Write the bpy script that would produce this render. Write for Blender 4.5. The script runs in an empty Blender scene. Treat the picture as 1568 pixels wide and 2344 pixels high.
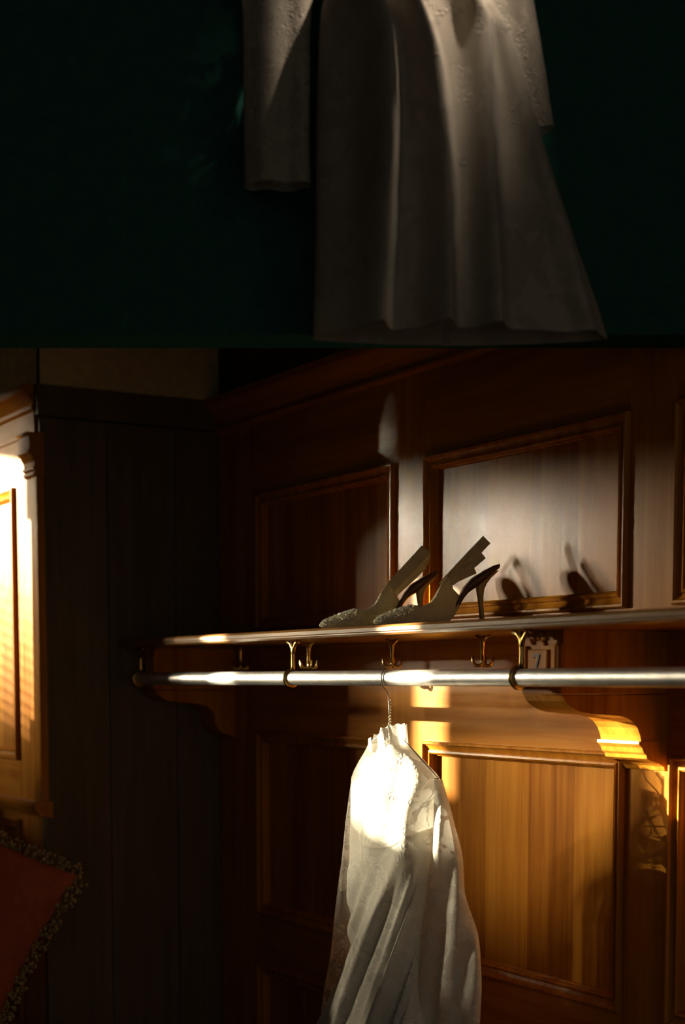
import bpy, bmesh, math, random
from mathutils import Vector, Matrix, noise
random.seed(7)
S = bpy.context.scene
COL = S.collection
PI = math.pi

# ------------------------------------------------------------------ camera
# world: x along the panelled wall, y into that wall, z up; lens at (0, 0, 1.30)
EYE = 1.30
A = math.atan2(2119, 3600 / math.cos(math.radians(5)))
P = math.radians(5)
FH = Vector((-math.cos(A), math.sin(A), 0))            # horizontal view direction
RT = Vector((math.sin(A), math.cos(A), 0))             # to the right of the view
FW = FH * math.cos(P) + Vector((0, 0, -math.sin(P)))
UP = RT.cross(FW)
cd = bpy.data.cameras.new('camera')
cam = bpy.data.objects.new('camera', cd); COL.objects.link(cam)
cam.matrix_world = Matrix(((RT.x, UP.x, -FW.x, 0), (RT.y, UP.y, -FW.y, 0), (RT.z, UP.z, -FW.z, EYE), (0, 0, 0, 1)))
cd.sensor_fit = 'VERTICAL'; cd.sensor_height = 36
cd.lens = 3600 / 2344 * 36
cd.shift_y = (1559 + 3600 * math.tan(P) - 1172) / 2344
cd.clip_start = 0.05
cd.dof.use_dof = True; cd.dof.focus_distance = 2.9; cd.dof.aperture_fstop = 2.8
S.camera = cam

# ------------------------------------------------------------------ world, sun, exposure
w = bpy.data.worlds.new('world'); S.world = w; w.use_nodes = True
w.node_tree.nodes['Background'].inputs[0].default_value = (1.0, 0.92, 0.76, 1)
w.node_tree.nodes['Background'].inputs[1].default_value = 0.23
sd = bpy.data.lights.new('sun', 'SUN'); sun = bpy.data.objects.new('sun', sd); COL.objects.link(sun)
SUN_DIR = Vector((1.55, 1.0, -1.845 * math.tan(math.radians(8.8)))).normalized()
sun.rotation_euler = SUN_DIR.to_track_quat('-Z', 'Y').to_euler()
sun.location = (-9, -5, 4)
sd.energy = 45; sd.color = (1.0, 0.88, 0.60); sd.angle = math.radians(0.25)
hd = bpy.data.lights.new('hazy_sun_glow', 'SUN'); haze = bpy.data.objects.new('hazy_sun_glow', hd); COL.objects.link(haze)   # bright hazy sky around the low sun
haze.rotation_euler = sun.rotation_euler; haze.location = (-9, -5, 4.3)
hd.energy = 27; hd.color = (1.0, 0.88, 0.60); hd.angle = math.radians(8.5)
vs = S.view_settings
vs.view_transform = 'Standard'; vs.look = 'None'; vs.exposure = 0.18; vs.gamma = 1; vs.use_curve_mapping = False


# ------------------------------------------------------------------ materials
def newmat(name):
    m = bpy.data.materials.new(name); m.use_nodes = True
    nt = m.node_tree
    return m, nt, nt.nodes['Principled BSDF']


def N(nt, kind, **kw):
    n = nt.nodes.new(kind)
    for k, v in kw.items():
        setattr(n, k, v)
    return n


def ramp(nt, fac, stops):
    r = N(nt, 'ShaderNodeValToRGB')
    e = r.color_ramp.elements
    while len(e) < len(stops):
        e.new(0.5)
    for el, (p, c) in zip(e, stops):
        el.position = p; el.color = (*c, 1)
    nt.links.new(fac, r.inputs[0])
    return r.outputs[0]


def math_n(nt, op, a, b=None, c=None):
    n = N(nt, 'ShaderNodeMath', operation=op)
    for i, v in enumerate((a, b, c)):
        if v is None: continue
        if isinstance(v, (int, float)): n.inputs[i].default_value = v
        else: nt.links.new(v, n.inputs[i])
    return n.outputs[0]


def obj_coord(nt, scale=(1, 1, 1), loc=(0, 0, 0)):
    t = N(nt, 'ShaderNodeTexCoord'); mp = N(nt, 'ShaderNodeMapping')
    mp.inputs['Scale'].default_value = scale; mp.inputs['Location'].default_value = loc
    nt.links.new(t.outputs['Object'], mp.inputs[0])
    return mp.outputs[0]


def noise_t(nt, vec, scale, detail=4, rough=0.55, dist=0.0):
    n = N(nt, 'ShaderNodeTexNoise')
    n.inputs['Scale'].default_value = scale; n.inputs['Detail'].default_value = detail
    n.inputs['Roughness'].default_value = rough; n.inputs['Distortion'].default_value = dist
    nt.links.new(vec, n.inputs['Vector'])
    return n.outputs[0]


def bump(nt, bs, height, strength=0.2, dist=0.01):
    b = N(nt, 'ShaderNodeBump'); b.inputs['Strength'].default_value = strength; b.inputs['Distance'].default_value = dist
    nt.links.new(height, b.inputs['Height']); nt.links.new(b.outputs[0], bs.inputs['Normal'])


def wood(name, axis, lo, mid, hi, strips=0.0, rough=0.23, coat=0.0):
    m, nt, bs = newmat(name)
    st = {'z': (1, 1, .05), 'x': (.05, 1, 1), 'y': (1, .05, 1)}[axis]
    v = obj_coord(nt, st)
    g = noise_t(nt, v, 55, 5, .6, .3)
    g2 = noise_t(nt, v, 9, 3, .5, .8)
    fac = math_n(nt, 'ADD', math_n(nt, 'MULTIPLY', g, .55), math_n(nt, 'MULTIPLY', g2, .45))
    if strips:                                            # sheets of veneer laid side by side, each its own tone
        sx = N(nt, 'ShaderNodeSeparateXYZ'); nt.links.new(obj_coord(nt), sx.inputs[0])
        cell = math_n(nt, 'FLOOR', math_n(nt, 'ADD', math_n(nt, 'MULTIPLY', sx.outputs[0], 7.3), .35))
        wn = N(nt, 'ShaderNodeTexWhiteNoise', noise_dimensions='1D'); nt.links.new(cell, wn.inputs['W'])
        fac = math_n(nt, 'ADD', fac, math_n(nt, 'MULTIPLY', math_n(nt, 'SUBTRACT', wn.outputs[0], .5), strips))
    c = ramp(nt, fac, [(.25, lo), (.5, mid), (.75, hi)])
    nt.links.new(c, bs.inputs['Base Color'])
    wear = noise_t(nt, obj_coord(nt), 24, 6, .7)
    rr_ = math_n(nt, 'ADD', rough - .09, math_n(nt, 'MULTIPLY', wear, .10))
    nt.links.new(math_n(nt, 'ADD', rr_, math_n(nt, 'MULTIPLY', g, .08)), bs.inputs['Roughness'])
    bs.inputs['Specular IOR Level'].default_value = .062
    bs.inputs['Coat Weight'].default_value = coat; bs.inputs['Coat Roughness'].default_value = .30
    bump(nt, bs, g, .05, .004)
    return m


W_LO, W_MID, W_HI = (.21, .063, .006), (.40, .148, .015), (.55, .235, .03)
M_WV = wood('wood_vertical', 'z', W_LO, W_MID, W_HI)
M_WH = wood('wood_horizontal', 'x', W_LO, W_MID, W_HI)
M_WY = wood('wood_endwise', 'y', W_LO, W_MID, W_HI)
M_PANEL = wood('wood_veneer_panel', 'z', W_LO, W_MID, W_HI, strips=.22, rough=.235)
M_SHELF = wood('wood_shelf', 'x', (.16, .065, .018), (.28, .13, .04), (.40, .20, .065), rough=.30, coat=.08)
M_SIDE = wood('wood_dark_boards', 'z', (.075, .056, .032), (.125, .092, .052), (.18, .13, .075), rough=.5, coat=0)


def simple(name, col, rough=.6, metal=0, spec=.5):
    m, nt, bs = newmat(name)
    v = obj_coord(nt)
    n = noise_t(nt, v, 40, 4)
    lo = tuple(c * .85 for c in col); hi = tuple(min(1, c * 1.15) for c in col)
    nt.links.new(ramp(nt, n, [(.3, lo), (.7, hi)]), bs.inputs['Base Color'])
    bs.inputs['Roughness'].default_value = rough; bs.inputs['Metallic'].default_value = metal
    bs.inputs['Specular IOR Level'].default_value = spec
    return m


M_PLASTER = simple('plaster', (.56, .43, .22), .9)
M_DARK_SHEET = simple('green_black_backing', (.020, .078, .064), .95, spec=.0)  # blackness behind the second gown, put into the sheet's colour
M_STEEL = simple('polished_steel', (.80, .78, .76), .46, 1)
M_BRASS = simple('aged_brass', (.52, .36, .12), .28, 1)
M_WIRE = simple('galvanised_wire', (.7, .66, .55), .3, 1)
M_NUM = simple('dark_stain', (.05, .025, .01), .6)
M_FLOOR = wood('floor_boards', 'x', (.06, .03, .012), (.1, .05, .02), (.15, .08, .03), rough=.5)
M_RED = simple('terracotta_velvet', (.30, .075, .035), .85, spec=.2)
M_FRINGE = simple('tan_boucle', (.30, .22, .10), .9, spec=.2)
M_BLACK = simple('black_enamel', (.02, .02, .02), .4)
M_LEAF = simple('leaf', (.06, .14, .03), .6)


def fabric(name, col, transmit=.25, open_frac=None, pattern=False, relief=0.0, sheen=.2, vsc=55):
    m, nt, bs = newmat(name)
    out = nt.nodes['Material Output']
    v = obj_coord(nt)
    bs.inputs['Base Color'].default_value = (*col, 1); bs.inputs['Roughness'].default_value = .75
    bs.inputs['Specular IOR Level'].default_value = .25; bs.inputs['Sheen Weight'].default_value = sheen
    # flower sprays of the lace: rosettes from a warped cell pattern, gathered into sprays
    warp = noise_t(nt, v, 30, 2)
    vr = N(nt, 'ShaderNodeTexVoronoi', feature='F1'); vr.inputs['Scale'].default_value = vsc
    nt.links.new(v, vr.inputs['Vector'])
    ros = math_n(nt, 'SINE', math_n(nt, 'MULTIPLY', vr.outputs['Distance'], 19))
    spray = noise_t(nt, v, 17, 3, .6, 1.2)
    flower = math_n(nt, 'MULTIPLY', math_n(nt, 'GREATER_THAN', spray, .50), math_n(nt, 'MULTIPLY_ADD', ros, .3, .7))
    weave = noise_t(nt, v, 420, 2)
    h = math_n(nt, 'ADD', math_n(nt, 'MULTIPLY', flower, relief), math_n(nt, 'MULTIPLY', weave, .12))
    bump(nt, bs, h, .5, .006)
    tr = N(nt, 'ShaderNodeBsdfTranslucent'); tr.inputs[0].default_value = (*col, 1)
    mx = N(nt, 'ShaderNodeMixShader'); mx.inputs[0].default_value = transmit
    nt.links.new(bs.outputs[0], mx.inputs[1]); nt.links.new(tr.outputs[0], mx.inputs[2])
    last = mx.outputs[0]
    if open_frac is not None:
        tp = N(nt, 'ShaderNodeBsdfTransparent')
        m2 = N(nt, 'ShaderNodeMixShader')
        if pattern:
            cover = math_n(nt, 'MULTIPLY_ADD', flower, .55, 1 - open_frac)
            cover = math_n(nt, 'MINIMUM', cover, .97)
            nt.links.new(cover, m2.inputs[0])
        else:
            m2.inputs[0].default_value = 1 - open_frac
        nt.links.new(tp.outputs[0], m2.inputs[1]); nt.links.new(last, m2.inputs[2])
        last = m2.outputs[0]
    nt.links.new(last, out.inputs[0])
    return m


M_LACE = fabric('white_lace', (.93, .89, .82), .35, .66, True, .3)
M_YOKE = fabric('white_lace_yoke', (.93, .89, .81), .22, .24, True, .2)
M_SATIN = fabric('white_lining', (.92, .86, .75), .2, None, False, .0)
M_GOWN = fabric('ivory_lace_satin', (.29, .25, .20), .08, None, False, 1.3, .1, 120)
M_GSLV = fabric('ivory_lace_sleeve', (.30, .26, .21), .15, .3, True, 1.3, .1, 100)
M_SHOE, _nt, _b = newmat('champagne_glitter')
_b.inputs['Base Color'].default_value = (.86, .72, .42, 1); _b.inputs['Roughness'].default_value = .5; _b.inputs['Metallic'].default_value = .0
_v = N(_nt, 'ShaderNodeTexVoronoi'); _v.inputs['Scale'].default_value = 600
_nt.links.new(obj_coord(_nt), _v.inputs['Vector']); bump(_nt, _b, _v.outputs['Distance'], .6, .002)
M_STRAP = simple('champagne_satin', (.48, .37, .18), .55, .1)
M_SOLE = simple('brown_leather_sole', (.10, .045, .02), .45)
M_CRYSTAL = simple('crystal_bead', (1.0, .97, .88), .25, .30)


# ------------------------------------------------------------------ mesh helpers
def link(name, me, mat, parent=None, smooth=False):
    o = bpy.data.objects.new(name, me); COL.objects.link(o)
    if mat: me.materials.append(mat)
    if smooth:
        for p in me.polygons: p.use_smooth = True
    if parent: o.parent = parent
    return o


def mesh(name, v, f, mat, parent=None, smooth=False):
    me = bpy.data.meshes.new(name); me.from_pydata([tuple(p) for p in v], [], f); me.validate(); me.update()
    bm = bmesh.new(); bm.from_mesh(me); bmesh.ops.recalc_face_normals(bm, faces=bm.faces); bm.to_mesh(me); bm.free()
    return link(name, me, mat, parent, smooth)


def box(name, x, y, z, mat, parent=None, bev=0.0):
    bm = bmesh.new()
    bmesh.ops.create_cube(bm, size=1)
    for q in bm.verts:
        q.co = Vector(((x[0] + x[1]) / 2 + q.co.x * (x[1] - x[0]), (y[0] + y[1]) / 2 + q.co.y * (y[1] - y[0]), (z[0] + z[1]) / 2 + q.co.z * (z[1] - z[0])))
    if bev: bmesh.ops.bevel(bm, geom=bm.edges[:], offset=bev, segments=2, affect='EDGES', profile=.6)
    me = bpy.data.meshes.new(name); bm.to_mesh(me); bm.free()
    return link(name, me, mat, parent)


def loft_vf(rings, closed=True, caps=False):
    n = len(rings[0]); v = [p for r in rings for p in r]; f = []
    for i in range(len(rings) - 1):
        for j in range(n if closed else n - 1):
            a = i * n + j; b = i * n + (j + 1) % n
            f.append((a, b, b + n, a + n))
    if caps:
        f.append(tuple(range(n))); f.append(tuple((len(rings) - 1) * n + j for j in range(n)))
    return v, f


def loft(name, rings, mat, parent=None, closed=True, caps=False, smooth=True):
    v, f = loft_vf(rings, closed, caps)
    return mesh(name, v, f, mat, parent, smooth)


def tube_vf(path, rad, n=8, caps=True):
    path = [Vector(p) for p in path]
    rads = rad if isinstance(rad, (list, tuple)) else [rad] * len(path)
    rings = []; ref = None
    for i, p in enumerate(path):
        t = (path[min(i + 1, len(path) - 1)] - path[max(i - 1, 0)]).normalized()
        if ref is None:
            ref = Vector((0, 0, 1)) if abs(t.z) < .9 else Vector((1, 0, 0))
        u = (ref - t * ref.dot(t)).normalized(); ref = u
        b = t.cross(u)
        rings.append([p + (u * math.cos(2 * PI * k / n) + b * math.sin(2 * PI * k / n)) * rads[i] for k in range(n)])
    return loft_vf(rings, True, caps)


def tube(name, path, rad, mat, parent=None, n=8):
    v, f = tube_vf(path, rad, n)
    return mesh(name, v, f, mat, parent, True)


def join_vf(parts):
    V, F = [], []
    for v, f in parts:
        k = len(V); V += list(v); F += [tuple(i + k for i in q) for q in f]
    return V, F


def prism(name, prof, x0, x1, mat, parent=None):
    """profile of (y, z) points swept along x"""
    n = len(prof)
    v = [(x0, y, z) for y, z in prof] + [(x1, y, z) for y, z in prof]
    f = [(j, (j + 1) % n, (j + 1) % n + n, j + n) for j in range(n)] + [tuple(range(n)), tuple(range(n, 2 * n))]
    return mesh(name, v, f, mat, parent)


def smoothstep(a, b, x):
    t = max(0, min(1, (x - a) / (b - a))); return t * t * (3 - 2 * t)


def lerp_t(tab, x):
    if x <= tab[0][0]: return tab[0][1]
    for (a, p), (b, q) in zip(tab, tab[1:]):
        if x <= b: return p + (q - p) * (x - a) / (b - a)
    return tab[-1][1]


def spline_t(tab, x):
    """monotone-ish cubic through a table"""
    n = len(tab)
    if x <= tab[0][0]: return tab[0][1]
    if x >= tab[-1][0]: return tab[-1][1]
    for i in range(n - 1):
        if x <= tab[i + 1][0]:
            x0, y0 = tab[i]; x1, y1 = tab[i + 1]; h = x1 - x0
            d0 = (tab[i + 1][1] - tab[max(i - 1, 0)][1]) / (tab[i + 1][0] - tab[max(i - 1, 0)][0])
            d1 = (tab[min(i + 2, n - 1)][1] - tab[i][1]) / (tab[min(i + 2, n - 1)][0] - tab[i][0])
            t = (x - x0) / h
            return (2*t**3 - 3*t*t + 1) * y0 + (t**3 - 2*t*t + t) * h * d0 + (-2*t**3 + 3*t*t) * y1 + (t**3 - t*t) * h * d1


def thing(name, label, cat, loc=(0, 0, 0), rotz=0, group=None):
    o = bpy.data.objects.new(name, None); COL.objects.link(o)
    o.empty_display_size = .05
    o.location = loc; o.rotation_euler = (0, 0, rotz)
    return tag(o, label, cat, group)


def tag(o, label, cat, group=None):
    o['label'] = label; o['category'] = cat
    if group: o['group'] = group
    return o


def struct(o):
    o['kind'] = 'structure'; return o


# ------------------------------------------------------------------ the room
WY = 1.79            # face of the panelled wall
CEIL = 3.0
XL = -5.5            # window wall
PY = 1.313           # face of the projecting panelled pier
PX = -3.678          # its return face

fl = struct(box('floor', (XL - .2, 2.2), (-2.6, 1.9), (-.06, 0), M_FLOOR))
ce = struct(box('ceiling', (XL - .2, 2.2), (-2.6, 1.9), (CEIL, CEIL + .1), simple('ceiling_plaster', (.08, .10, .09), .9)))

wb = struct(box('wall_back', (PX - .4, 2.2), (WY + .03, WY + .14), (0, CEIL), M_SIDE))
# stiles and rails stand at WY, panels lie behind them, bolection mouldings stand proud
P_W, ST = .627, .112
cols = []
x0 = -3.461
while x0 < 1.6:
    cols.append((x0, x0 + P_W)); x0 += P_W + ST + .005
Z_UP = (1.425, 1.755); Z_LO = (.722, 1.178); Z_BOT = (.14, .60)
edges = [PX] + [e for c in cols for e in c] + [2.2]
for i in range(0, len(edges), 2):
    box('stile', (edges[i], edges[i + 1]), (WY, WY + .03), (.0, 1.93), M_WV, wb)
for a, b in cols:
    for z0, z1 in ((0, Z_BOT[0]), (Z_BOT[1], Z_LO[0]), (Z_LO[1], Z_UP[0]), (Z_UP[1], 1.93)):
        box('rail', (a, b), (WY, WY + .03), (z0, z1), M_WH, wb)

MP = [(0, .002), (0, -.007), (.0025, -.0105), (.006, -.0105), (.0085, -.006), (.012, -.0035), (.018, -.001), (.020, -.004), (.0235, -.005),
      (.0265, -.002), (.0275, .004), (.030, .006), (.031, .014)]     # (distance in from the outer edge, depth from the stile face)


def frame_moulding(name, a, b, z0, z1, yface, mat, parent):
    V, F = [], []
    corners = [(a, z0, 1, 1), (b, z0, -1, 1), (b, z1, -1, -1), (a, z1, 1, -1)]
    n = len(MP)
    for cx, cz, sx, sz in corners:
        for d, h in MP: V.append((cx + sx * d, yface + h, cz + sz * d))
    for k in range(4):
        for j in range(n - 1):
            A_, B_ = k * n + j, ((k + 1) % 4) * n + j
            F.append((A_, B_, B_ + 1, A_ + 1))
    return mesh(name, V, F, mat, parent)


for a, b in cols:
    for z0, z1 in (Z_BOT, Z_LO, Z_UP):
        box('panel', (a + .006, b - .006), (WY + .011, WY + .028), (z0 + .006, z1 - .006), M_PANEL, wb)
        frame_moulding('panel_moulding', a, b, z0, z1, WY, M_WV, wb)
CORN = [(WY + .03, 1.925), (WY - .004, 1.925), (WY - .010, 1.932), (WY - .010, 1.938), (WY - .004, 1.942), (WY - .012, 1.962), (WY - .030, 1.985), (WY - .036, 1.992), (WY - .036, 2.010), (WY + .03, 2.010)]
prism('cornice', CORN, PX, 2.2, M_WH, wb)

# projecting pier: panelled front lit by the window, plain boards on its return
wp = struct(box('wall_pier', (XL, PX - .02), (PY + .03, WY + .03), (0, CEIL), M_SIDE))
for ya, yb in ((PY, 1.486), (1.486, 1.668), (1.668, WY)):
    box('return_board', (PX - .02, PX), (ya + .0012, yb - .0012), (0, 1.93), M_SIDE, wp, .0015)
box('return_cornice', (PX - .02, PX + .004), (PY - .004, WY), (1.935, 2.008), M_SIDE, wp)
box('upper_plaster', (PX - .02, PX + .001), (PY + .004, WY), (2.008, CEIL), M_PLASTER, wp)
box('upper_plaster', (XL, PX), (PY + .004, PY + .03), (2.006, CEIL), M_PLASTER, wp)
FP = [(-5.2, -4.62), (-4.46, -3.86)]                     # front panels
fedges = [XL] + [e for c in FP for e in c] + [PX]
for i in range(0, len(fedges), 2):
    box('stile', (fedges[i], fedges[i + 1] - (.0215 if fedges[i + 1] == PX else 0)), (PY, PY + .03), (.0, 1.90), M_WV, wp)
for a, b in FP:
    for z0, z1 in ((0, .2), (.95, 1.10), (1.783, 1.90)):
        box('rail', (a, b), (PY, PY + .03), (z0, z1), M_WH, wp)
    for z0, z1 in ((.2, .95), (1.10, 1.783)):
        box('panel', (a + .006, b - .006), (PY + .011, PY + .028), (z0 + .006, z1 - .006), M_PANEL, wp)
        frame_moulding('panel_moulding', a, b, z0, z1, PY, M_WV, wp)
prism('frieze', [(PY + .03, 1.893), (PY - .006, 1.893), (PY - .006, 1.945), (PY - .012, 1.952), (PY - .012, 1.960), (PY - .007, 1.964), (PY - .020, 1.985), (PY - .028, 1.993), (PY - .028, 2.008), (PY + .03, 2.008)], XL, PX - .018, M_WH, wp)
prism('dado_rail', [(PY + .02, .965), (PY - .012, .97), (PY - .026, .988), (PY - .030, .996), (PY - .024, 1.004), (PY + .02, 1.006)], XL, PX + .002, M_WH, wp)
# slim pilaster at the corner with a moulded capital
pil = box('pilaster', (-3.720, PX + .004), (PY - .010, PY + .01), (1.006, 1.79), M_WV, wp, .002)
prism('capital', [(PY + .01, 1.790), (PY - .012, 1.790), (PY - .016, 1.794), (PY - .016, 1.800), (PY - .012, 1.803), (PY - .018, 1.806), (PY - .018, 1.812), (PY - .014, 1.815),
                  (PY - .015, 1.825), (PY - .022, 1.838), (PY - .030, 1.845), (PY - .030, 1.850), (PY - .026, 1.851), (PY - .026, 1.885), (PY - .034, 1.888), (PY - .034, 1.893), (PY + .01, 1.893)], -3.752, PX + .006, M_WV, pil)

struct(box('wall_front', (XL - .2, 2.2), (-2.7, -2.6), (0, CEIL), M_SIDE))
# window wall on the left, out of frame: the low sun comes in through it
wl = struct(box('wall_left', (XL - .2, XL), (-2.6, -1.55), (0, CEIL), M_PLASTER))
WIN_Y = (-1.55, .62); WIN_Z = (1.36, 2.21)
box('wall_panel', (XL - .2, XL), (WIN_Y[1], PY + .03), (0, CEIL), M_PLASTER, wl)
box('wall_panel', (XL - .2, XL), WIN_Y, (0, WIN_Z[0]), M_PLASTER, wl)
box('wall_panel', (XL - .2, XL), (.075, WIN_Y[1]), (WIN_Z[1], CEIL), M_PLASTER, wl)
box('wall_panel', (XL - .2, XL), (WIN_Y[0], .075), (2.05, CEIL), M_PLASTER, wl)
for a_, b_ in ((WIN_Y[0], -.74), (-.42, .075)): box('wall_panel', (XL - .2, XL), (a_, b_), (WIN_Z[0], 1.56), M_PLASTER, wl)
wn = struct(box('window_1', (XL - .13, XL - .08), WIN_Y, (WIN_Z[0], WIN_Z[0] + .02), M_WH))
box('window_frame', (XL - .13, XL - .08), (.13, WIN_Y[1]), (WIN_Z[1] - .02, WIN_Z[1]), M_WH, wn)
box('glow_stop', (XL - .04, XL - .005), (.032, .132), WIN_Z, M_WV, wn)  # added bar that blocks stray sun glow from the panelled wall
for yy in WIN_Y: box('window_frame', (XL - .13, XL - .08), (yy - .0 if yy < 0 else yy - .04, yy + .04 if yy < 0 else yy), WIN_Z, M_WV, wn)

# added dark sheet across the room, standing for plain blackness above, square to the view; the second gown hangs on its face
SZ, SB = 2.46, 1.828
def cam_pt(X, Z, z): return RT * X + FH * Z + Vector((0, 0, z))
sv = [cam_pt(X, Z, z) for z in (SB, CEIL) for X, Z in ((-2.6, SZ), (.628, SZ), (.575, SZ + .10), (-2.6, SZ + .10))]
struct(mesh('dark_sheet_1', sv, [(0, 1, 2, 3), (4, 5, 6, 7), (0, 1, 5, 4), (1, 2, 6, 5), (2, 3, 7, 6), (3, 0, 4, 7)], M_DARK_SHEET))

# ------------------------------------------------------------------ shelf and corbels
sh = thing('wall_shelf', 'long polished wooden wall shelf carrying the two slingback shoes', 'shelf', (0, 0, 0))
SP = [(WY, 1.402), (1.516, 1.402), (1.511, 1.4005), (1.508, 1.397), (1.508, 1.3905), (1.511, 1.389), (1.511, 1.387), (1.515, 1.3835), (1.520, 1.382), (WY, 1.382)]
prism('board', SP, PX + .002, 1.2, M_SHELF, sh)

CP = [(1.578, 1.2775), (1.570, 1.2775), (1.576, 1.268), (1.586, 1.260), (1.598, 1.254), (1.613, 1.2495), (1.640, 1.2465), (1.690, 1.243), (1.705, 1.2395), (1.718, 1.2325),
      (1.727, 1.223), (1.733, 1.210), (1.735, 1.201), (WY, 1.201), (WY, 1.2775)]
CF = [(1.741, 1.201), (1.729, 1.201), (1.7285, 1.1965), (1.736, 1.190), (1.7395, 1.182), (1.745, 1.178), (1.7465, 1.172), (1.756, 1.168), (1.774, 1.163), (1.783, 1.158), (1.786, 1.151), (WY, 1.151), (WY, 1.201)]


def corbel(xa, xb, label):
    t = thing('corbel', label, 'bracket', ((xa + xb) / 2, WY, 1.151), 0)
    c = (xa + xb) / 2; hw = (xb - xa) / 2
    def lp(prof): return [(y - WY, z - 1.151) for y, z in prof]
    blk = box('block', (-hw, hw), (1.572 - WY, 0), (1.291 - 1.151, 1.3815 - 1.151), M_WV, t)
    box('fillet', (-hw - .0, hw), (1.567 - WY, 0), (1.2785 - 1.151, 1.291 - 1.151), M_WV, t, .002)
    prism('scroll', lp(CP), -hw, hw, M_WV, t)
    prism('foot', lp(CF), -hw - .002, hw + .002, M_WV, t)
    y1 = 1.572 - WY; z1 = 1.291 - 1.151
    # carved face: two reeded strips, a raised tablet with its numeral, leaf carving above
    for a, b in ((-hw, -hw + .010), (hw - .026, hw - .014), (hw - .012, hw)):
        box('reed', (a, b), (y1 - .006, y1 + .001), (z1, z1 + .066), M_WV, blk, .002)
    box('tablet', (-hw + .017, hw - .034), (y1 - .007, y1 + .001), (z1, z1 + .060), M_WV, blk, .002)
    cx = -.0085; zc = z1 + .029; s = .0235
    seven = [(-.30, 1.0), (.32, 1.0), (.32, .84), (-.02, 0), (-.20, 0), (.12, .82), (-.18, .82), (-.30, .72)]
    v = [(cx + p * s * .95, y1 - .0085, zc + q * s) for p, q in seven] + [(cx + p * s * .95, y1 - .006, zc + q * s) for p, q in seven]
    n = len(seven)
    mesh('numeral', v, [tuple(range(n))] + [(j, (j + 1) % n, (j + 1) % n + n, j + n) for j in range(n)], M_NUM, blk)
    parts = []
    for (ux, uz, r0, a0, a1) in ((-.028, .074, .007, 0, 5.2), (-.008, .080, .008, -.6, 4.4), (.004, .072, .006, .8, 5.4), (.034, .074, .008, -2, 3.0)):
        path = [(ux + r0 * (1 - .55 * k / 12) * math.cos(a0 + (a1 - a0) * k / 12), y1 - .002, z1 + uz + r0 * (1 - .55 * k / 12) * math.sin(a0 + (a1 - a0) * k / 12)) for k in range(13)]
        parts.append(tube_vf(path, .0030, 6))
    mesh('leaf_carving', *join_vf(parts), M_WV, blk, True)
    return t


corbel(-2.089, -1.987, 'carved wooden corbel with a numeral tablet under the shelf beside lit panel')
corbel(-3.676, -3.592, 'wooden corbel under the dark end of the shelf against the pier')

# ------------------------------------------------------------------ clothes rail and hooks
RY, RZ, RR = 1.532, 1.3055, .0143
rl = thing('clothes_rail', 'round polished steel clothes rail slung below the shelf on brass hangers', 'rail', (-2.8, RY, RZ))
def rel(o, loc):
    for vtx in o.data.vertices: vtx.co -= Vector(loc)
    return o
RL = (-2.8, RY, RZ)
rel(tube('rod', [(-3.600 + .1 * k, RY, RZ) for k in range(44)], RR, M_STEEL, rl, 24), RL)
for xb in (-3.598, -2.818, -2.052, -1.28):
    parts = []
    for k in range(1): pass
    ringp = [(xb, RY + (RR + .002) * math.cos(2 * PI * k / 20), RZ + (RR + .002) * math.sin(2 * PI * k / 20)) for k in range(21)]
    parts.append(tube_vf(ringp, .0038, 8, False))
    parts.append(tube_vf([(xb + .006, RY, RZ + RR + .001), (xb + .008, RY, RZ + .024), (xb + .008, RY, RZ + .055), (xb + .007, RY, 1.3795)], [.0048, .0042, .0042, .0052], 8))
    br = rel(mesh('rail_hanger', *join_vf(parts), M_BRASS, rl, True), RL)
    arms = []
    for s in (-1, 1):
        arms.append(tube_vf([(xb + .008, RY, 1.355), (xb + .008 + s * .004, RY, 1.367), (xb + .008 + s * .011, RY, 1.3755), (xb + .008 + s * .022, RY, 1.3795)], [.0042, .0036, .0036, .0042], 8))
    rel(mesh('foot_plate', *join_vf(arms), M_BRASS, br, True), RL)


def hook(x, label):
    hy = 1.64
    t = thing('coat_hook', label, 'hook', (x, hy, 1.382), 0, 'brass coat hooks below the shelf')
    parts = [tube_vf([(0, 0, -.002), (0, 0, -.014), (0, 0, -.030), (0, 0, -.046)], [.008, .0055, .004, .0042], 8)]
    mesh('stem', *join_vf(parts), M_BRASS, t, True)
    fp = []
    for s in (-1, 1):
        fp.append(tube_vf([(0, 0, -.014), (s * .006, 0, -.007), (s * .014, 0, -.003), (s * .024, 0, -.0012)], [.004, .0035, .003, .002], 6))
    mesh('mount', *join_vf(fp), M_BRASS, t, True)
    for ang in (A * 0 + math.atan2(RT.y, RT.x), math.atan2(RT.y, RT.x) + PI, math.atan2(RT.y, RT.x) + PI / 2.6):
        dx, dy = math.cos(ang), math.sin(ang)
        path = []
        for k in range(10):
            th = -.15 + (PI * .98) * k / 9
            rr = .0085 - .0085 * math.cos(th); zz = -.046 - .0085 * math.sin(th) * .95 - .001
            path.append((dx * rr, dy * rr, zz))
        path.append((dx * .0185, dy * .0185, -.038))
        mesh('prong', *tube_vf(path, [.0032] * 9 + [.0026, .0022], 7), M_BRASS, t, True)


hook(-3.262, 'brass coat hook under the unlit end of the shelf near the pier')
hook(-2.938, 'brass coat hook beside the middle rail hanger')
hook(-2.605, 'brass coat hook above the wire hanger of the white dress')
hook(-2.303, 'brass coat hook next to the carved corbel')

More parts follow.
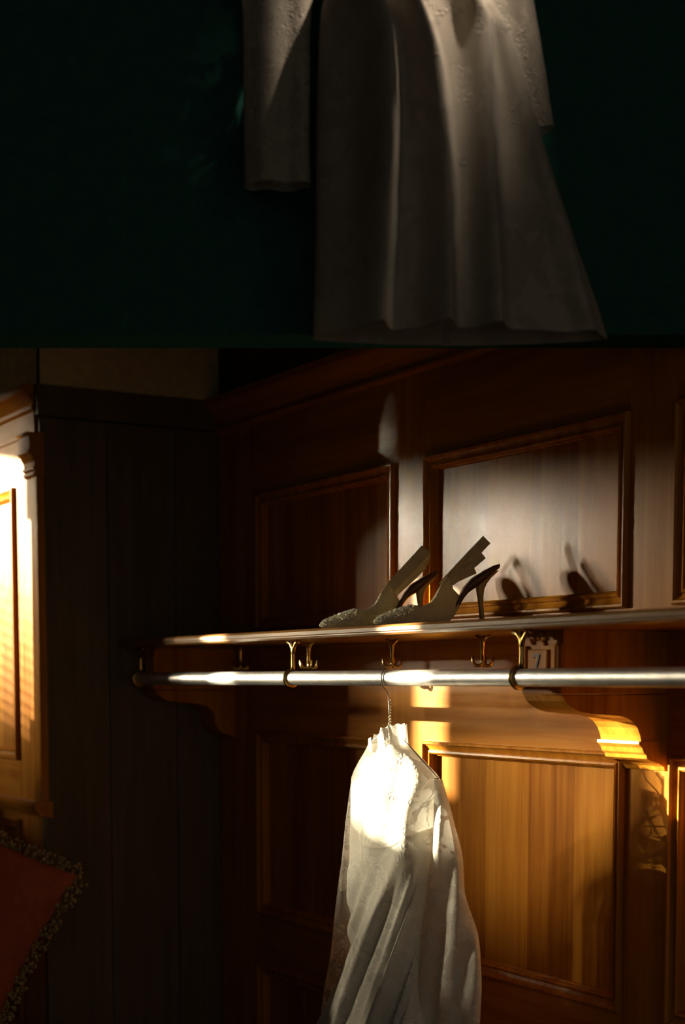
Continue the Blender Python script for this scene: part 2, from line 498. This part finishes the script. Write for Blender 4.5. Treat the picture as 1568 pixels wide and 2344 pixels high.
# ------------------------------------------------------------------ shoes
BOT = [(0, .004), (.008, .0012), (.02, 0), (.130, 0), (.143, .010), (.155, .028), (.161, .042), (.170, .056), (.180, .064), (.190, .070), (.205, .082), (.220, .095), (.232, .106)]
INS = [(0, .007), (.02, .004), (.120, .005), (.135, .018), (.147, .040), (.158, .056), (.166, .071), (.180, .087), (.204, .101), (.222, .110), (.232, .1125)]
HWD = [(0, .004), (.006, .0085), (.02, .0155), (.05, .029), (.08, .037), (.11, .038), (.14, .031), (.16, .026), (.19, .0235), (.215, .021), (.227, .014), (.232, .006)]
TOP = [(0, .008), (.006, .0145), (.014, .019), (.042, .0305), (.069, .0385), (.0715, .0385)]
LINE = [(.0715, .0370), (.083, .0345), (.095, .037), (.105, .0425), (.114, .057), (.122, .071), (.131, .085), (.1365, .0925), (.141, .082), (.145, .066), (.156, .0545)]


def ribbon(name, pts, width, mat, parent, thick=.0016):
    """flat band: pts are (s, w, h) centre points; width lies across the path in the s-h plane"""
    rings = []
    pts = [Vector(p) for p in pts]
    for i, p in enumerate(pts):
        t = (pts[min(i + 1, len(pts) - 1)] - pts[max(i - 1, 0)])
        t = Vector((t.x, 0, t.z))
        if t.length < 1e-4: t = Vector((.6, 0, .75))
        t.normalize()
        if t.z < 0: t = -t
        u = Vector((-t.z, 0, t.x)) * width / 2
        d = (pts[min(i + 1, len(pts) - 1)] - pts[max(i - 1, 0)]).normalized()
        nrm = u.normalized().cross(d) * thick / 2
        rings.append([p + u + nrm, p - u + nrm, p - u - nrm, p + u - nrm])
    return loft(name, rings, mat, parent, True, True, False)


def shoe(loc, rotz, label, bands):
    t = thing('slingback_shoe', label, 'shoe', loc, rotz, 'pair of slingback shoes on the shelf')
    st = [0, .003, .006, .012, .02, .03, .042, .055, .065, .0715]
    rings = []
    M = 22
    for s in st:
        b, tp, hw = lerp_t(BOT, s) + .001, spline_t(TOP, s), spline_t(HWD, s)
        rings.append([(s, hw * math.cos(PI * k / M), b + (tp - b) * math.sin(PI * k / M) ** .85) for k in range(M + 1)])
    v1, f1 = loft_vf(rings, False)
    v1 = list(v1); f1 = list(f1); f1.append(tuple(range(M + 1)))
    parts = [(v1, f1)]
    s2 = [.0715, .078, .085, .095, .102, .108, .114, .120, .126, .131, .1365, .141, .145, .150, .156]
    for sg in (-1, 1):
        rg = []
        for s in s2:
            b, tl, hw = lerp_t(BOT, s) + .001, lerp_t(LINE, s), spline_t(HWD, s)
            rg.append([(s, sg * hw * (1 - .10 * (k / 8) - .16 * (k / 8) ** 2), b + (tl - b) * k / 8) for k in range(9)])
        parts.append(loft_vf(rg, False))
    up = mesh('upper', *join_vf(parts), M_SHOE, t, True)
    md = up.modifiers.new('thickness', 'SOLIDIFY'); md.thickness = .0016; md.offset = -1
    # sole and raised shank
    rings = []
    for k in range(36):
        s = .232 * k / 35
        b, i_, hw = lerp_t(BOT, s), lerp_t(INS, s), spline_t(HWD, s) * .965
        ring = []
        for q in range(14):
            a = 2 * PI * q / 14
            cx, sx = math.cos(a), math.sin(a)
            ring.append((s, hw * abs(cx) ** .5 * (1 if cx > 0 else -1), (b + i_) / 2 + (i_ - b) / 2 * abs(sx) ** .5 * (1 if sx > 0 else -1)))
        rings.append(ring)
    sole = loft('sole', rings, M_SOLE, t, True, True)
    hr = []
    for h, a, b, hw in ((.100, .200, .230, .018), (.088, .191, .217, .016), (.077, .188, .2085, .0125), (.066, .1885, .204, .0092), (.052, .191, .2025, .0070), (.037, .193, .2026, .0058), (.018, .195, .2042, .0052), (.0, .1962, .2060, .0052)):
        c, rx = (a + b) / 2, (b - a) / 2
        hr.append([(c + rx * math.cos(2 * PI * q / 14), hw * math.sin(2 * PI * q / 14), h) for q in range(14)])
    loft('heel', hr, M_STRAP, t, True, True)
    for nm, pts, wd in bands:
        ribbon(nm, pts, wd, M_STRAP, t)
    # crystals set over the toe
    V, F = [], []
    rnd = random.Random(3)
    me = up.data
    tris = [p for p in me.polygons if p.center.x < .118]
    ws = [p.area * (1.0 if p.center.x < .09 else .4) for p in tris]
    for p in rnd.choices(tris, ws, k=900):
        c = [me.vertices[i].co for i in p.vertices]
        a, b = rnd.random(), rnd.random()
        q = c[0].lerp(c[1], a).lerp(c[-1].lerp(c[2], a), b) if len(c) == 4 else c[0]
        nrm = p.normal
        if (q - Vector((q.x, 0, .012))).dot(nrm) < 0: nrm = -nrm
        q = q + nrm * .0006; r0 = rnd.uniform(.0008, .0014); k = len(V)
        qr = Matrix.Rotation(rnd.uniform(0, 6.28), 3, Vector((rnd.gauss(0, 1), rnd.gauss(0, 1), rnd.gauss(0, 1))).normalized())
        for d in ((1, 0, 0), (-1, 0, 0), (0, 1, 0), (0, -1, 0), (0, 0, 1), (0, 0, -1)): V.append(q + qr @ Vector(d) * r0)
        F += [(k + i, k + j, k + l) for i in (0, 1) for j in (2, 3) for l in (4, 5)]
    cr = mesh('crystals', V, F, M_CRYSTAL, up); cr['kind'] = 'stuff'
    return t


ROT = math.atan2(RT.y, RT.x)
# local axes of a shoe: x toe to heel, y away from the lens side, z up
loop_r = [(.128, .016, .072), (.150, .016, .096), (.180, .015, .128), (.209, .012, .158), (.2075, .004, .152), (.200, -.008, .134), (.199, -.012, .1295), (.170, -.015, .105), (.138, -.017, .079)]
shoe((-2.494, 1.529, 1.4022), ROT, 'glittering champagne slingback shoe with bare shelf behind its heel, beside lit panel',
     [('strap', loop_r[:4], .0195), ('strap', loop_r[6:], .0195), ('strap_tab', [(.128, -.020, .072), (.150, -.020, .088), (.184, -.019, .103)], .020)])
loop_l = [(.130, -.020, .070), (.150, -.019, .090), (.180, -.017, .122), (.2075, -.012, .152), (.206, -.002, .140), (.2035, .010, .124), (.180, .015, .101), (.145, .018, .070)]
shoe((-2.697, 1.529, 1.4022), ROT - .02, 'glittering champagne slingback shoe half hidden behind the other, beside dark panel',
     [('strap', loop_l[:4], .0225), ('strap', loop_l[3:6], .018), ('strap', loop_l[5:], .017)])

# ------------------------------------------------------------------ hanger and white lace dress
DX, DY = -2.445, RY
hg = thing('wire_hanger', 'twisted wire coat hanger holding the white lace dress on the rail', 'hanger', (DX, DY, RZ))
U = Vector((.988, .16, 0)).normalized(); V_ = Vector((.16, -.988, 0)).normalized()    # across the dress, and out of its front
hook_p = [(0, (RR + .0025) * math.cos(a), (RR + .0025) * math.sin(a)) for a in [(-1.0 + 4.14 * k / 14) for k in range(15)]][::-1]
hook_p = [(0, -.0168, -.006)] + [(0, -y, z) for _, y, z in [(0, (RR + .0025) * math.cos(a), (RR + .0025) * math.sin(a)) for a in [0.2 + 2.75 * k / 12 for k in range(13)]]][::-1]
stem = [(0, .0168, .004)] + hook_p[::-1][:0]
path = [(0, (RR + .0025) * math.cos(a), (RR + .0025) * math.sin(a)) for a in [-.5 + (PI + .5) * k / 16 for k in range(17)]]
path += [(0, -.012, -.016), (0, -.004, -.024), (0, -.001, -.034), (.001, 0, -.060), (.003, 0, -.082)]
parts = [tube_vf(path, .0013, 6)]
tw = [(.003 + .0022 * math.cos(k * 1.25), .0022 * math.sin(k * 1.25), -.040 - .0011 * k) for k in range(42)]
parts.append(tube_vf(tw, .0012, 5))
mesh('hook', *join_vf(parts), M_WIRE, hg, True)
sp = []
for s in (-1, 1):
    q = [Vector((.003, 0, -.080)), U * (s * .012) + Vector((0, 0, -.098)), U * (s * .05) + Vector((0, 0, -.118)), U * (.135 if s > 0 else -.095) + Vector((0, 0, -.178))]
    sp.append(tube_vf(q, .0013, 6))
sp.append(tube_vf([U * -.095 + Vector((0, 0, -.178)), U * .135 + Vector((0, 0, -.178))], .0013, 6))
mesh('shoulder_wire', *join_vf(sp), M_WIRE, hg, True)

SC = 1.0 / (1248 * .645)                 # metres across the dress per traced unit
def zz(py): return EYE - (py - 1559) / 1256.0
dr = thing('lace_dress', 'white lace dress with sheer yoke and long sleeves on the wire hanger', 'dress', (DX, DY, zz(1780)))
D0 = Vector((DX, DY, zz(1780)))
def dp(px, dep, z):                       # traced unit across, metres out of the front, height -> local point
    return U * ((px - 888) * SC) + V_ * dep + Vector((DX, DY, z)) - D0

BL = [(1700, 846), (1720, 838), (1750, 822), (1785, 808), (1850, 808), (1950, 803), (2060, 800), (2150, 799), (2210, 796), (2260, 778), (2344, 744), (2500, 690), (2900, 600)]
BR = [(1700, 926), (1720, 946), (1750, 974), (1785, 1000), (1850, 994), (1950, 984), (2060, 972), (2150, 966), (2210, 966), (2260, 968), (2344, 974), (2500, 990), (2900, 1060)]
DEP = [(1700, .022), (1750, .028), (1785, .036), (1850, .050), (1950, .050), (2100, .048), (2344, .062), (2900, .10)]
LA, LB = .645, .77                        # how much of a step across / out of the front shows as a sideways step from the lens


def du_(px, dep, du, dv, z):              # centre at a traced position and depth, then local offsets
    u = ((px - 888) / 1248 + LB * dep) / LA + du
    return U * u + V_ * (dep + dv) + Vector((DX, DY, z)) - D0


def half(s_px, d, la=LA):
    s_ = s_px / 1248
    return math.sqrt(max(s_ * s_ - (LB * d) ** 2, (.45 * s_) ** 2)) / la


def body_ring(py, n, k_in, fold):
    l, r_ = spline_t(BL, py), spline_t(BR, py)
    c = (l + r_) / 2
    d = spline_t(DEP, py) * k_in
    TW = .22 * smoothstep(1800, 1990, py)          # the skirt is turned a little on the hanger
    hw = half((r_ - l) / 2, spline_t(DEP, py), LA - LB * TW) * k_in
    ring = []
    for j in range(n):
        a = 2 * PI * j / n
        ca, sa = math.cos(a), math.sin(a)
        du = hw * abs(ca) ** .9 * (1 if ca > 0 else -1)
        dep = d * abs(sa) ** .7 * (1 if sa > 0 else -1) + TW * du
        x = c + (du * LA - dep * LB) * 1248
        if sa > -.3:                      # folds of the front, falling towards the lower left
            q = x + max(0, py - 1960) * .33
            amp = smoothstep(1930, 2150, py) * fold * smoothstep(-.3, .3, sa)
            dep += amp * (.0065 * math.sin(q * 2 * PI / 74 + 1.0) + .004 * math.sin(q * 2 * PI / 41 + py * .004) + .004 * math.sin(q * 2 * PI / 23))
            dep += .003 * max(0, sa) * math.sin(x * .09 + py * .02) * (1 - smoothstep(1930, 2100, py))
        ring.append(du_(c, 0, du, dep, zz(py)))
    return ring


rows = [1703, 1712, 1724, 1738, 1752, 1768, 1785, 1805] + list(range(1830, 2420, 15)) + list(range(2440, 2860, 40))
loft('lace_overlay', [body_ring(p, 96, 1.0, 1) for p in rows], M_YOKE, dr)
# lining: its neckline dips in a scoop on the front
rings = []
rr2 = [i / 30 for i in range(31)]
for tt in rr2:
    ring = []
    for j in range(96):
        a = 2 * PI * j / 96
        ca = math.cos(a)
        topy = 1936 - 46 * abs(ca) ** 2.2 - (40 if math.sin(a) < 0 else 0) * abs(math.sin(a))
        py = topy + (2830 - topy) * tt ** 1.3
        ring.append(body_ring(py, 96, .955, 1)[j])
    rings.append(ring)
lin = loft('lining', rings, M_SATIN, dr)
loft('neckline_binding', [[p + V_ * .0015 * s1 + Vector((0, 0, s2)) for p in rings[0]] for s1, s2 in ((0, -.006), (2.2, -.003), (2.2, .002), (0, .003))], M_SATIN, lin)
# standing collar, open at the front
rings = []
for k in range(9):
    f_ = k / 8; py = 1722 - 52 * f_
    ring = []
    for j in range(46):
        a = PI * .62 + (2 * PI * .93) * j / 45
        ca, sa = math.cos(a), math.sin(a)
        hwc = half(46.5 - 5 * f_, .026)
        up_ = 14 * ca * f_ - (12 * f_ if sa > 0 and ca < .3 else 0)
        ring.append(du_(887 - 2 * f_, 0, hwc * ca, .026 * sa * (1 + .1 * f_) + .0014 * math.sin(j * 2.1) * f_, zz(py - up_ + 2.0 * math.sin(j * 1.7) * f_)))
    rings.append(ring)
loft('collar', rings, M_YOKE, dr, closed=False)
SLL = ([(1776, 806), (1850, 793), (1950, 780), (2060, 766), (2150, 756), (2230, 748), (2344, 732), (2560, 708)], [(1776, 822), (1850, 826), (1950, 822), (2060, 818), (2150, 815), (2230, 814), (2344, 806), (2560, 770)])
SLR = ([(1776, 986), (1850, 984), (1950, 974), (2060, 962), (2150, 955), (2230, 952), (2344, 951), (2560, 958)], [(1776, 1004), (1810, 1013), (1850, 1025), (1950, 1043), (2060, 1062), (2130, 1078), (2185, 1088), (2260, 1087), (2344, 1081), (2560, 1060)])


def sleeve(tab, dep0, ph):
    rings = []
    for i in range(46):
        py = 1778 + (2560 - 1778) * i / 45
        l, r_ = spline_t(tab[0], py), spline_t(tab[1], py)
        c, hw = (l + r_) / 2, (r_ - l) / 2
        th = .008 + .010 * smoothstep(1778, 1900, py)
        ring = []
        for j in range(40):
            a = 2 * PI * j / 40
            ca, sa = math.cos(a), math.sin(a)
            h2 = half(hw, th)
            d = th * sa + .005 * math.sin((c + hw * ca) * .12 + py * .012 + ph) * smoothstep(1800, 1950, py)
            ring.append(du_(c, dep0 * smoothstep(1778, 1960, py), h2 * abs(ca) ** .9 * (1 if ca > 0 else -1), d, zz(py)))
        rings.append(ring)
    return rings


loft('sleeve', sleeve(SLL, -.055, 0), M_LACE, dr)
loft('sleeve', sleeve(SLR, .01, 2), M_YOKE, dr)

# ------------------------------------------------------------------ second gown in the dark, hung on the dark sheet
GZ = 2.27
def gz(py): return EYE + (1.035 - py * .498 / 765.0) * GZ / 2.5
def gp(px, dep, z): return RT * ((px - 784) / 3600 * GZ) + FH * (GZ + dep) + Vector((0, 0, z))
g0 = RT * ((960 - 784) / 3600 * GZ) + FH * GZ + Vector((0, 0, gz(0)))
gn = thing('evening_gown', 'ivory lace gown hanging high in the dark with long folded skirt', 'dress', g0)
GL = [(-560, 790), (-480, 765), (-330, 790), (-200, 800), (-60, 750), (0, 736), (130, 728), (300, 724), (500, 722), (760, 715)]
GR = [(-560, 1010), (-480, 1050), (-330, 1040), (-200, 1035), (-60, 1100), (0, 1130), (60, 1166), (170, 1200), (370, 1258), (500, 1304), (640, 1352), (760, 1392)]
RID = [([(-100, 820), (0, 846), (60, 868), (110, 884), (250, 894), (450, 890), (760, 872)], .070, 62, 13),
       ([(-100, 905), (0, 932), (80, 962), (160, 985), (280, 1000), (420, 1014), (760, 1019)], .060, 50, 12),
       ([(-100, 1030), (0, 1062), (60, 1086), (140, 1096), (300, 1106), (760, 1130)], .045, 42, 16),
       ([(-100, 1085), (0, 1112), (100, 1156), (250, 1200), (450, 1262), (760, 1345)], .030, 40, 18)]
rings = []
for i in range(150):
    py = -200 + 960 * i / 149
    l, r_ = spline_t(GL, py), spline_t(GR, py)
    ring = []
    for j in range(220):
        u = j / 219
        px = l + (r_ - l) * u
        d = .05 - .075 * math.sin(PI * min(1, max(0, u))) ** .55
        for tab, amp, sl, sr in RID:
            du = px - spline_t(tab, py)
            amp2 = amp * smoothstep(-200, 40, py)
            d -= amp2 * (math.exp(-(du / sl) ** 2) if du < 0 else math.exp(-(du / sr) ** 2))
        d += .0035 * noise.noise(Vector((px * .012, py * .006, 1.3)))
        ring.append(gp(px, d, gz(py)) - g0)
    ring += [gp(r_ - (r_ - l) * k / 10, .055 + .035 * math.sin(PI * k / 10), gz(py)) - g0 for k in range(1, 10)]
    rings.append(ring)
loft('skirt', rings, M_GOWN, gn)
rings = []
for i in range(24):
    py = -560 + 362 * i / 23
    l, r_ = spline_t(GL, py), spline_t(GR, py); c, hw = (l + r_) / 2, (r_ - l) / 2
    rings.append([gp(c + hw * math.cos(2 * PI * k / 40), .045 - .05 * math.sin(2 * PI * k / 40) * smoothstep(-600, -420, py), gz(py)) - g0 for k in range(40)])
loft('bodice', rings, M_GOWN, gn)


def gsleeve(tl, tr, py0, py1, dep, ph):
    rings = []
    for i in range(70):
        py = py0 + (py1 - py0) * i / 69
        l, r_ = spline_t(tl, py), spline_t(tr, py); c, hw = (l + r_) / 2, (r_ - l) / 2
        ring = []
        for j in range(60):
            a = 2 * PI * j / 60
            ca, sa = math.cos(a), math.sin(a)
            x = c + hw * abs(ca) ** .7 * (1 if ca > 0 else -1)
            d = -.022 * abs(sa) ** .8 * (1 if sa > 0 else -1) + .006 * math.sin((x - c) * .07 + ph) + .0018 * noise.noise(Vector((x * .05, py * .05, ph)))
            ring.append(gp(x, dep + d, gz(py)) - g0)
        rings.append(ring)
    return rings


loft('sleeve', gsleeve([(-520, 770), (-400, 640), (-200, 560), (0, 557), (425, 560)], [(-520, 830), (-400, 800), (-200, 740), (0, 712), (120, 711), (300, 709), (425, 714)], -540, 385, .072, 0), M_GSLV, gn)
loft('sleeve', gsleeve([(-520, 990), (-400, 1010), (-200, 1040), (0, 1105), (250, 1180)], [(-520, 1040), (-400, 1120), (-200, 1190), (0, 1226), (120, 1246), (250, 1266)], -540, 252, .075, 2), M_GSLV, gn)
ghp = gp(900, .02, gz(-560)) - Vector((0, 0, 0))
gh = thing('wooden_hanger', 'wooden coat hanger in the shoulders of the dark gown', 'hanger', ghp)
arc = [RT * (-.075 + .15 * k / 12) + Vector((0, 0, .012 - .05 * abs(-.5 + k / 12) ** 1.6)) for k in range(13)]
mesh('arm', *tube_vf(arc, .007, 8), M_WV, gh, True)
hk = [Vector((0, 0, .012)), Vector((0, 0, .04))] + [FH * (.0) + FH * (.016 - .016 * math.cos(a)) + Vector((0, 0, .05 + .016 * math.sin(a))) for a in [PI * k / 8 for k in range(9)]]
mesh('hook', *tube_vf(hk, .0016, 6), M_WIRE, gh, True)
pg = thing('wall_peg', 'brass peg on the dark sheet holding the gown hanger', 'hook', gp(900, .19, gz(-560) + .064))
mesh('shank', *tube_vf([FH * 0, FH * -.10, FH * -.16, FH * -.18 + Vector((0, 0, .012))], .004, 8), M_BRASS, pg, True)
mesh('rose', *tube_vf([FH * -.004, FH * -.010], [.014, .012], 14), M_BRASS, pg, True)

# lamp on an arm, added out of frame to light the gown from above
lp = cam_pt(.27, SZ, 2.66)
sl = thing('added_gown_light', 'small black lamp on a curved arm, added to light the dark gown', 'lamp', lp)
lc = FH * -.42 + Vector((0, 0, -.01))
mesh('mount', *tube_vf([FH * 0, FH * -.015], [.03, .03], 16), M_BLACK, sl, True)
mesh('arm', *tube_vf([FH * -.015, FH * -.12 + Vector((0, 0, .05)), FH * -.30 + Vector((0, 0, .06)), FH * -.41 + Vector((0, 0, .01))], .005, 8), M_BLACK, sl, True)
aim = (cam_pt(.13, GZ - .03, 2.36) - lp - lc).normalized()
v, f = tube_vf([lc - aim * .03, lc + aim * .04], [.020, .034], 16, False)
mesh('shade', v, f, M_BLACK, sl, True)
qd = (RT * -.814 + FH * .581); qp = RT * -.581 + FH * -.814      # barn door that keeps the light on the gown
q0 = lc + aim * .03 + qd * .10 - qp * .004 + Vector((0, 0, .03)); q1 = q0 + qp * .13; dn = Vector((0, 0, -.28)); th = qd * .002
mesh('barn_door', [q0, q1, q1 + dn, q0 + dn, q0 + th, q1 + th, q1 + dn + th, q0 + dn + th], [(0, 1, 2, 3), (4, 5, 6, 7), (0, 1, 5, 4), (1, 2, 6, 5), (2, 3, 7, 6), (3, 0, 4, 7)], M_BLACK, sl)
mesh('door_stay', *tube_vf([lc + Vector((0, 0, .02)), q0 + qp * .02 + Vector((0, 0, -.004))], .003, 6), M_BLACK, sl, True)
ld = bpy.data.lights.new('spot', 'SPOT'); lo = bpy.data.objects.new('spot', ld); COL.objects.link(lo)
lo.parent = sl; lo.location = lc + aim * .03
lo.rotation_euler = aim.to_track_quat('-Z', 'Y').to_euler()
ld.energy = 26; ld.color = (1.0, .84, .66); ld.spot_size = math.radians(56); ld.spot_blend = 1.0; ld.shadow_soft_size = .008

# ------------------------------------------------------------------ bench and cushions in the lower left corner
bn = thing('bench', 'dark wooden bench with fringed cushions in front of the panelled pier', 'bench', (-3.75, .99, 0))
box('seat', (-.85, .50), (-.30, .20), (.475, .51), M_SIDE, bn, .006)
for xx in (-.80, .45):
    for yy in (-.26, .16):
        box('leg', (xx - .03, xx + .03), (yy - .03, yy + .03), (0, .475), M_SIDE, bn, .004)
box('apron', (-.77, .42), (-.27, -.25), (.40, .475), M_SIDE, bn)


def cushion(center, e1, e2, half, thick, label, fr):
    nrm = e1.cross(e2).normalized()
    t = thing('cushion', label, 'cushion', center, 0, 'fringed cushions on the bench')
    n = 25
    V, F = [], []
    for sgn in (1, -1):
        for i in range(n):
            for j in range(n):
                a, b = -1 + 2 * i / (n - 1), -1 + 2 * j / (n - 1)
                h = thick * ((1 - a ** 4) * (1 - b ** 4)) ** .5
                pin = 1 - .06 * (1 - a * a) * (abs(b) > .0) * b * b - 0
                pa = a * half * (1 - .07 * (1 - b * b) * abs(a)); pb = b * half * (1 - .07 * (1 - a * a) * abs(b))
                h += .004 * noise.noise(Vector((a * 3, b * 3, sgn))) * (h / thick)
                V.append(e1 * pa + e2 * pb + nrm * (sgn * h))
        o = 0 if sgn == 1 else n * n
        for i in range(n - 1):
            for j in range(n - 1):
                F.append((o + i * n + j, o + (i + 1) * n + j, o + (i + 1) * n + j + 1, o + i * n + j + 1))
    cv = mesh('cover', V, F, M_RED, t, True)
    V, F = [], []
    rnd = random.Random(fr)
    bm = bmesh.new(); bmesh.ops.create_icosphere(bm, subdivisions=1, radius=1)
    iv = [q.co.copy() for q in bm.verts]; iff = [tuple(q.index for q in p.verts) for p in bm.faces]; bm.free()
    for k in range(900):
        s = rnd.random() * 4; side = int(s); q = -1 + 2 * (s - side)
        a, b = ((1, q), (q, 1), (-1, q), (q, -1))[side]
        pa = a * half * (1 - .07 * (1 - b * b) * abs(a)); pb = b * half * (1 - .07 * (1 - a * a) * abs(b))
        out = (e1 * a * (abs(a) >= abs(b)) + e2 * b * (abs(b) >= abs(a))).normalized()
        c = e1 * pa + e2 * pb + out * rnd.uniform(-.002, .026) + nrm * rnd.uniform(-.014, .014)
        r0 = rnd.uniform(.0025, .0055); m = len(V)
        V += [c + Vector((p.x * r0, p.y * r0 * rnd.uniform(.7, 1.4), p.z * r0)) for p in iv]; F += [tuple(i + m for i in p) for p in iff]
    fo = mesh('fringe', V, F, M_FRINGE, t, True); fo['kind'] = 'stuff'
    return t


def cam_dir(x, up_, back): return (RT * x + Vector((0, 0, up_)) + FH * back).normalized()
CZ = 3.45
cc = RT * ((158 - 784) / 3600 * CZ) + FH * CZ + Vector((0, 0, EYE - (2012 - 1559) / 3600 * CZ))
h_ = .19
ea = cam_dir(.903, -.43, -.10); eb = cam_dir(.389, .921, .35); eb = (eb - ea * eb.dot(ea)).normalized()
cushion(cc - (ea + eb) * (h_ * .93), ea, eb, h_, .065, 'terracotta red cushion with tan fringe leaning on the bench end', 5)
cc2 = cc + RT * -.150 + FH * -.24 + Vector((0, 0, .062))
ea2 = cam_dir(.95, -.30, -.15); eb2 = cam_dir(.26, .93, .3); eb2 = (eb2 - ea2 * eb2.dot(ea2)).normalized()
cushion(cc2 - (ea2 + eb2) * (h_ * .93), ea2, eb2, h_, .065, 'second fringed cushion in front of the terracotta one', 9)

# ------------------------------------------------------------------ sun mask added out of frame: boards and gaps shape the sunlight
SX = XL - 4.0
def scr(y): return y - 4.0 / 1.55                        # where the ray through the window at y crosses the mask
sc_ = thing('sun_mask', 'unseen boards added outside the window to mask the sun into stripes', 'light blocker', (SX, scr(-.6), 0))
GAPS = [(-.545, -.467), (-.055, .020)]
BZ, TZ = 2.06, 2.96                                      # the boarded band of the mask, on posts
O = scr(-.6)
def brd(ya, yb, z0, z1): return box('board', (-.012, .012), (scr(ya) - O, scr(yb) - O), (z0, z1), M_SIDE, sc_)
be = [-2.1, -.660, -.445, -.055, .020, .15]
for a, b in ((-.660, -.545), (-.467, -.445)):            # the third gap is wider below
    brd(a, b, 2.585, TZ)
for a, b in zip(be[::2], be[1::2]):
    n_ = max(1, round((b - a) / .2))
    for k in range(n_):
        brd(a + (b - a) * k / n_, a + (b - a) * (k + 1) / n_, BZ, TZ)
for a, b in ((-.660, -.445), (-.055, .020)): brd(a, b, BZ, 2.33)
for g, (a, b) in enumerate(GAPS): brd(a, b, 2.82, TZ)
brd(.15, .40, 0, 2.10); brd(.15, .40, 2.89, 3.6)
for k in range(4): brd(.40 + .22 * k, .40 + .22 * (k + 1), 0, 3.6)
for k in range(16):                                      # slats, opening upwards to fade the sun on the pier
    z0 = 2.10 + .03 * k; brd(.15, .40, z0, z0 + .03 * (1 - (k + .5) / 16))
for yy in (-2.05, -1.2, -.35, .06): box('post', (-.06, -.012), (scr(yy) - O - .03, scr(yy) - O + .03), (0, TZ), M_SIDE, sc_)
tr = thing('garden_shrub', 'leafy garden shrub growing against the sun mask boards', 'shrub', (SX + .25, scr(-.49), 0))
V, F = [], []
rnd = random.Random(11)
for k in range(190):
    y = rnd.uniform(-.30, .30); x = rnd.uniform(-.12, .12)
    z = 2.50 - abs(rnd.gauss(0, .16)) + .05 * math.sin(y * 17)
    s_ = rnd.uniform(.014, .030); m = len(V)
    a = Vector((rnd.gauss(0, 1), rnd.gauss(0, 1), rnd.gauss(0, 1))).normalized(); b = a.orthogonal().normalized()
    c = Vector((x, y, z))
    V += [c - a * s_, c + b * s_ * .55, c + a * s_, c - b * s_ * .55]; F.append((m, m + 1, m + 2, m + 3))
lv = mesh('leaves', V, F, M_LEAF, tr); lv['kind'] = 'stuff'
for yy in (-.2, .15): tube('stem', [(0, yy, 0), (.05, yy + .05, 1.0), (0, yy, 2.1)], [.02, .014, .006], M_WV, tr)
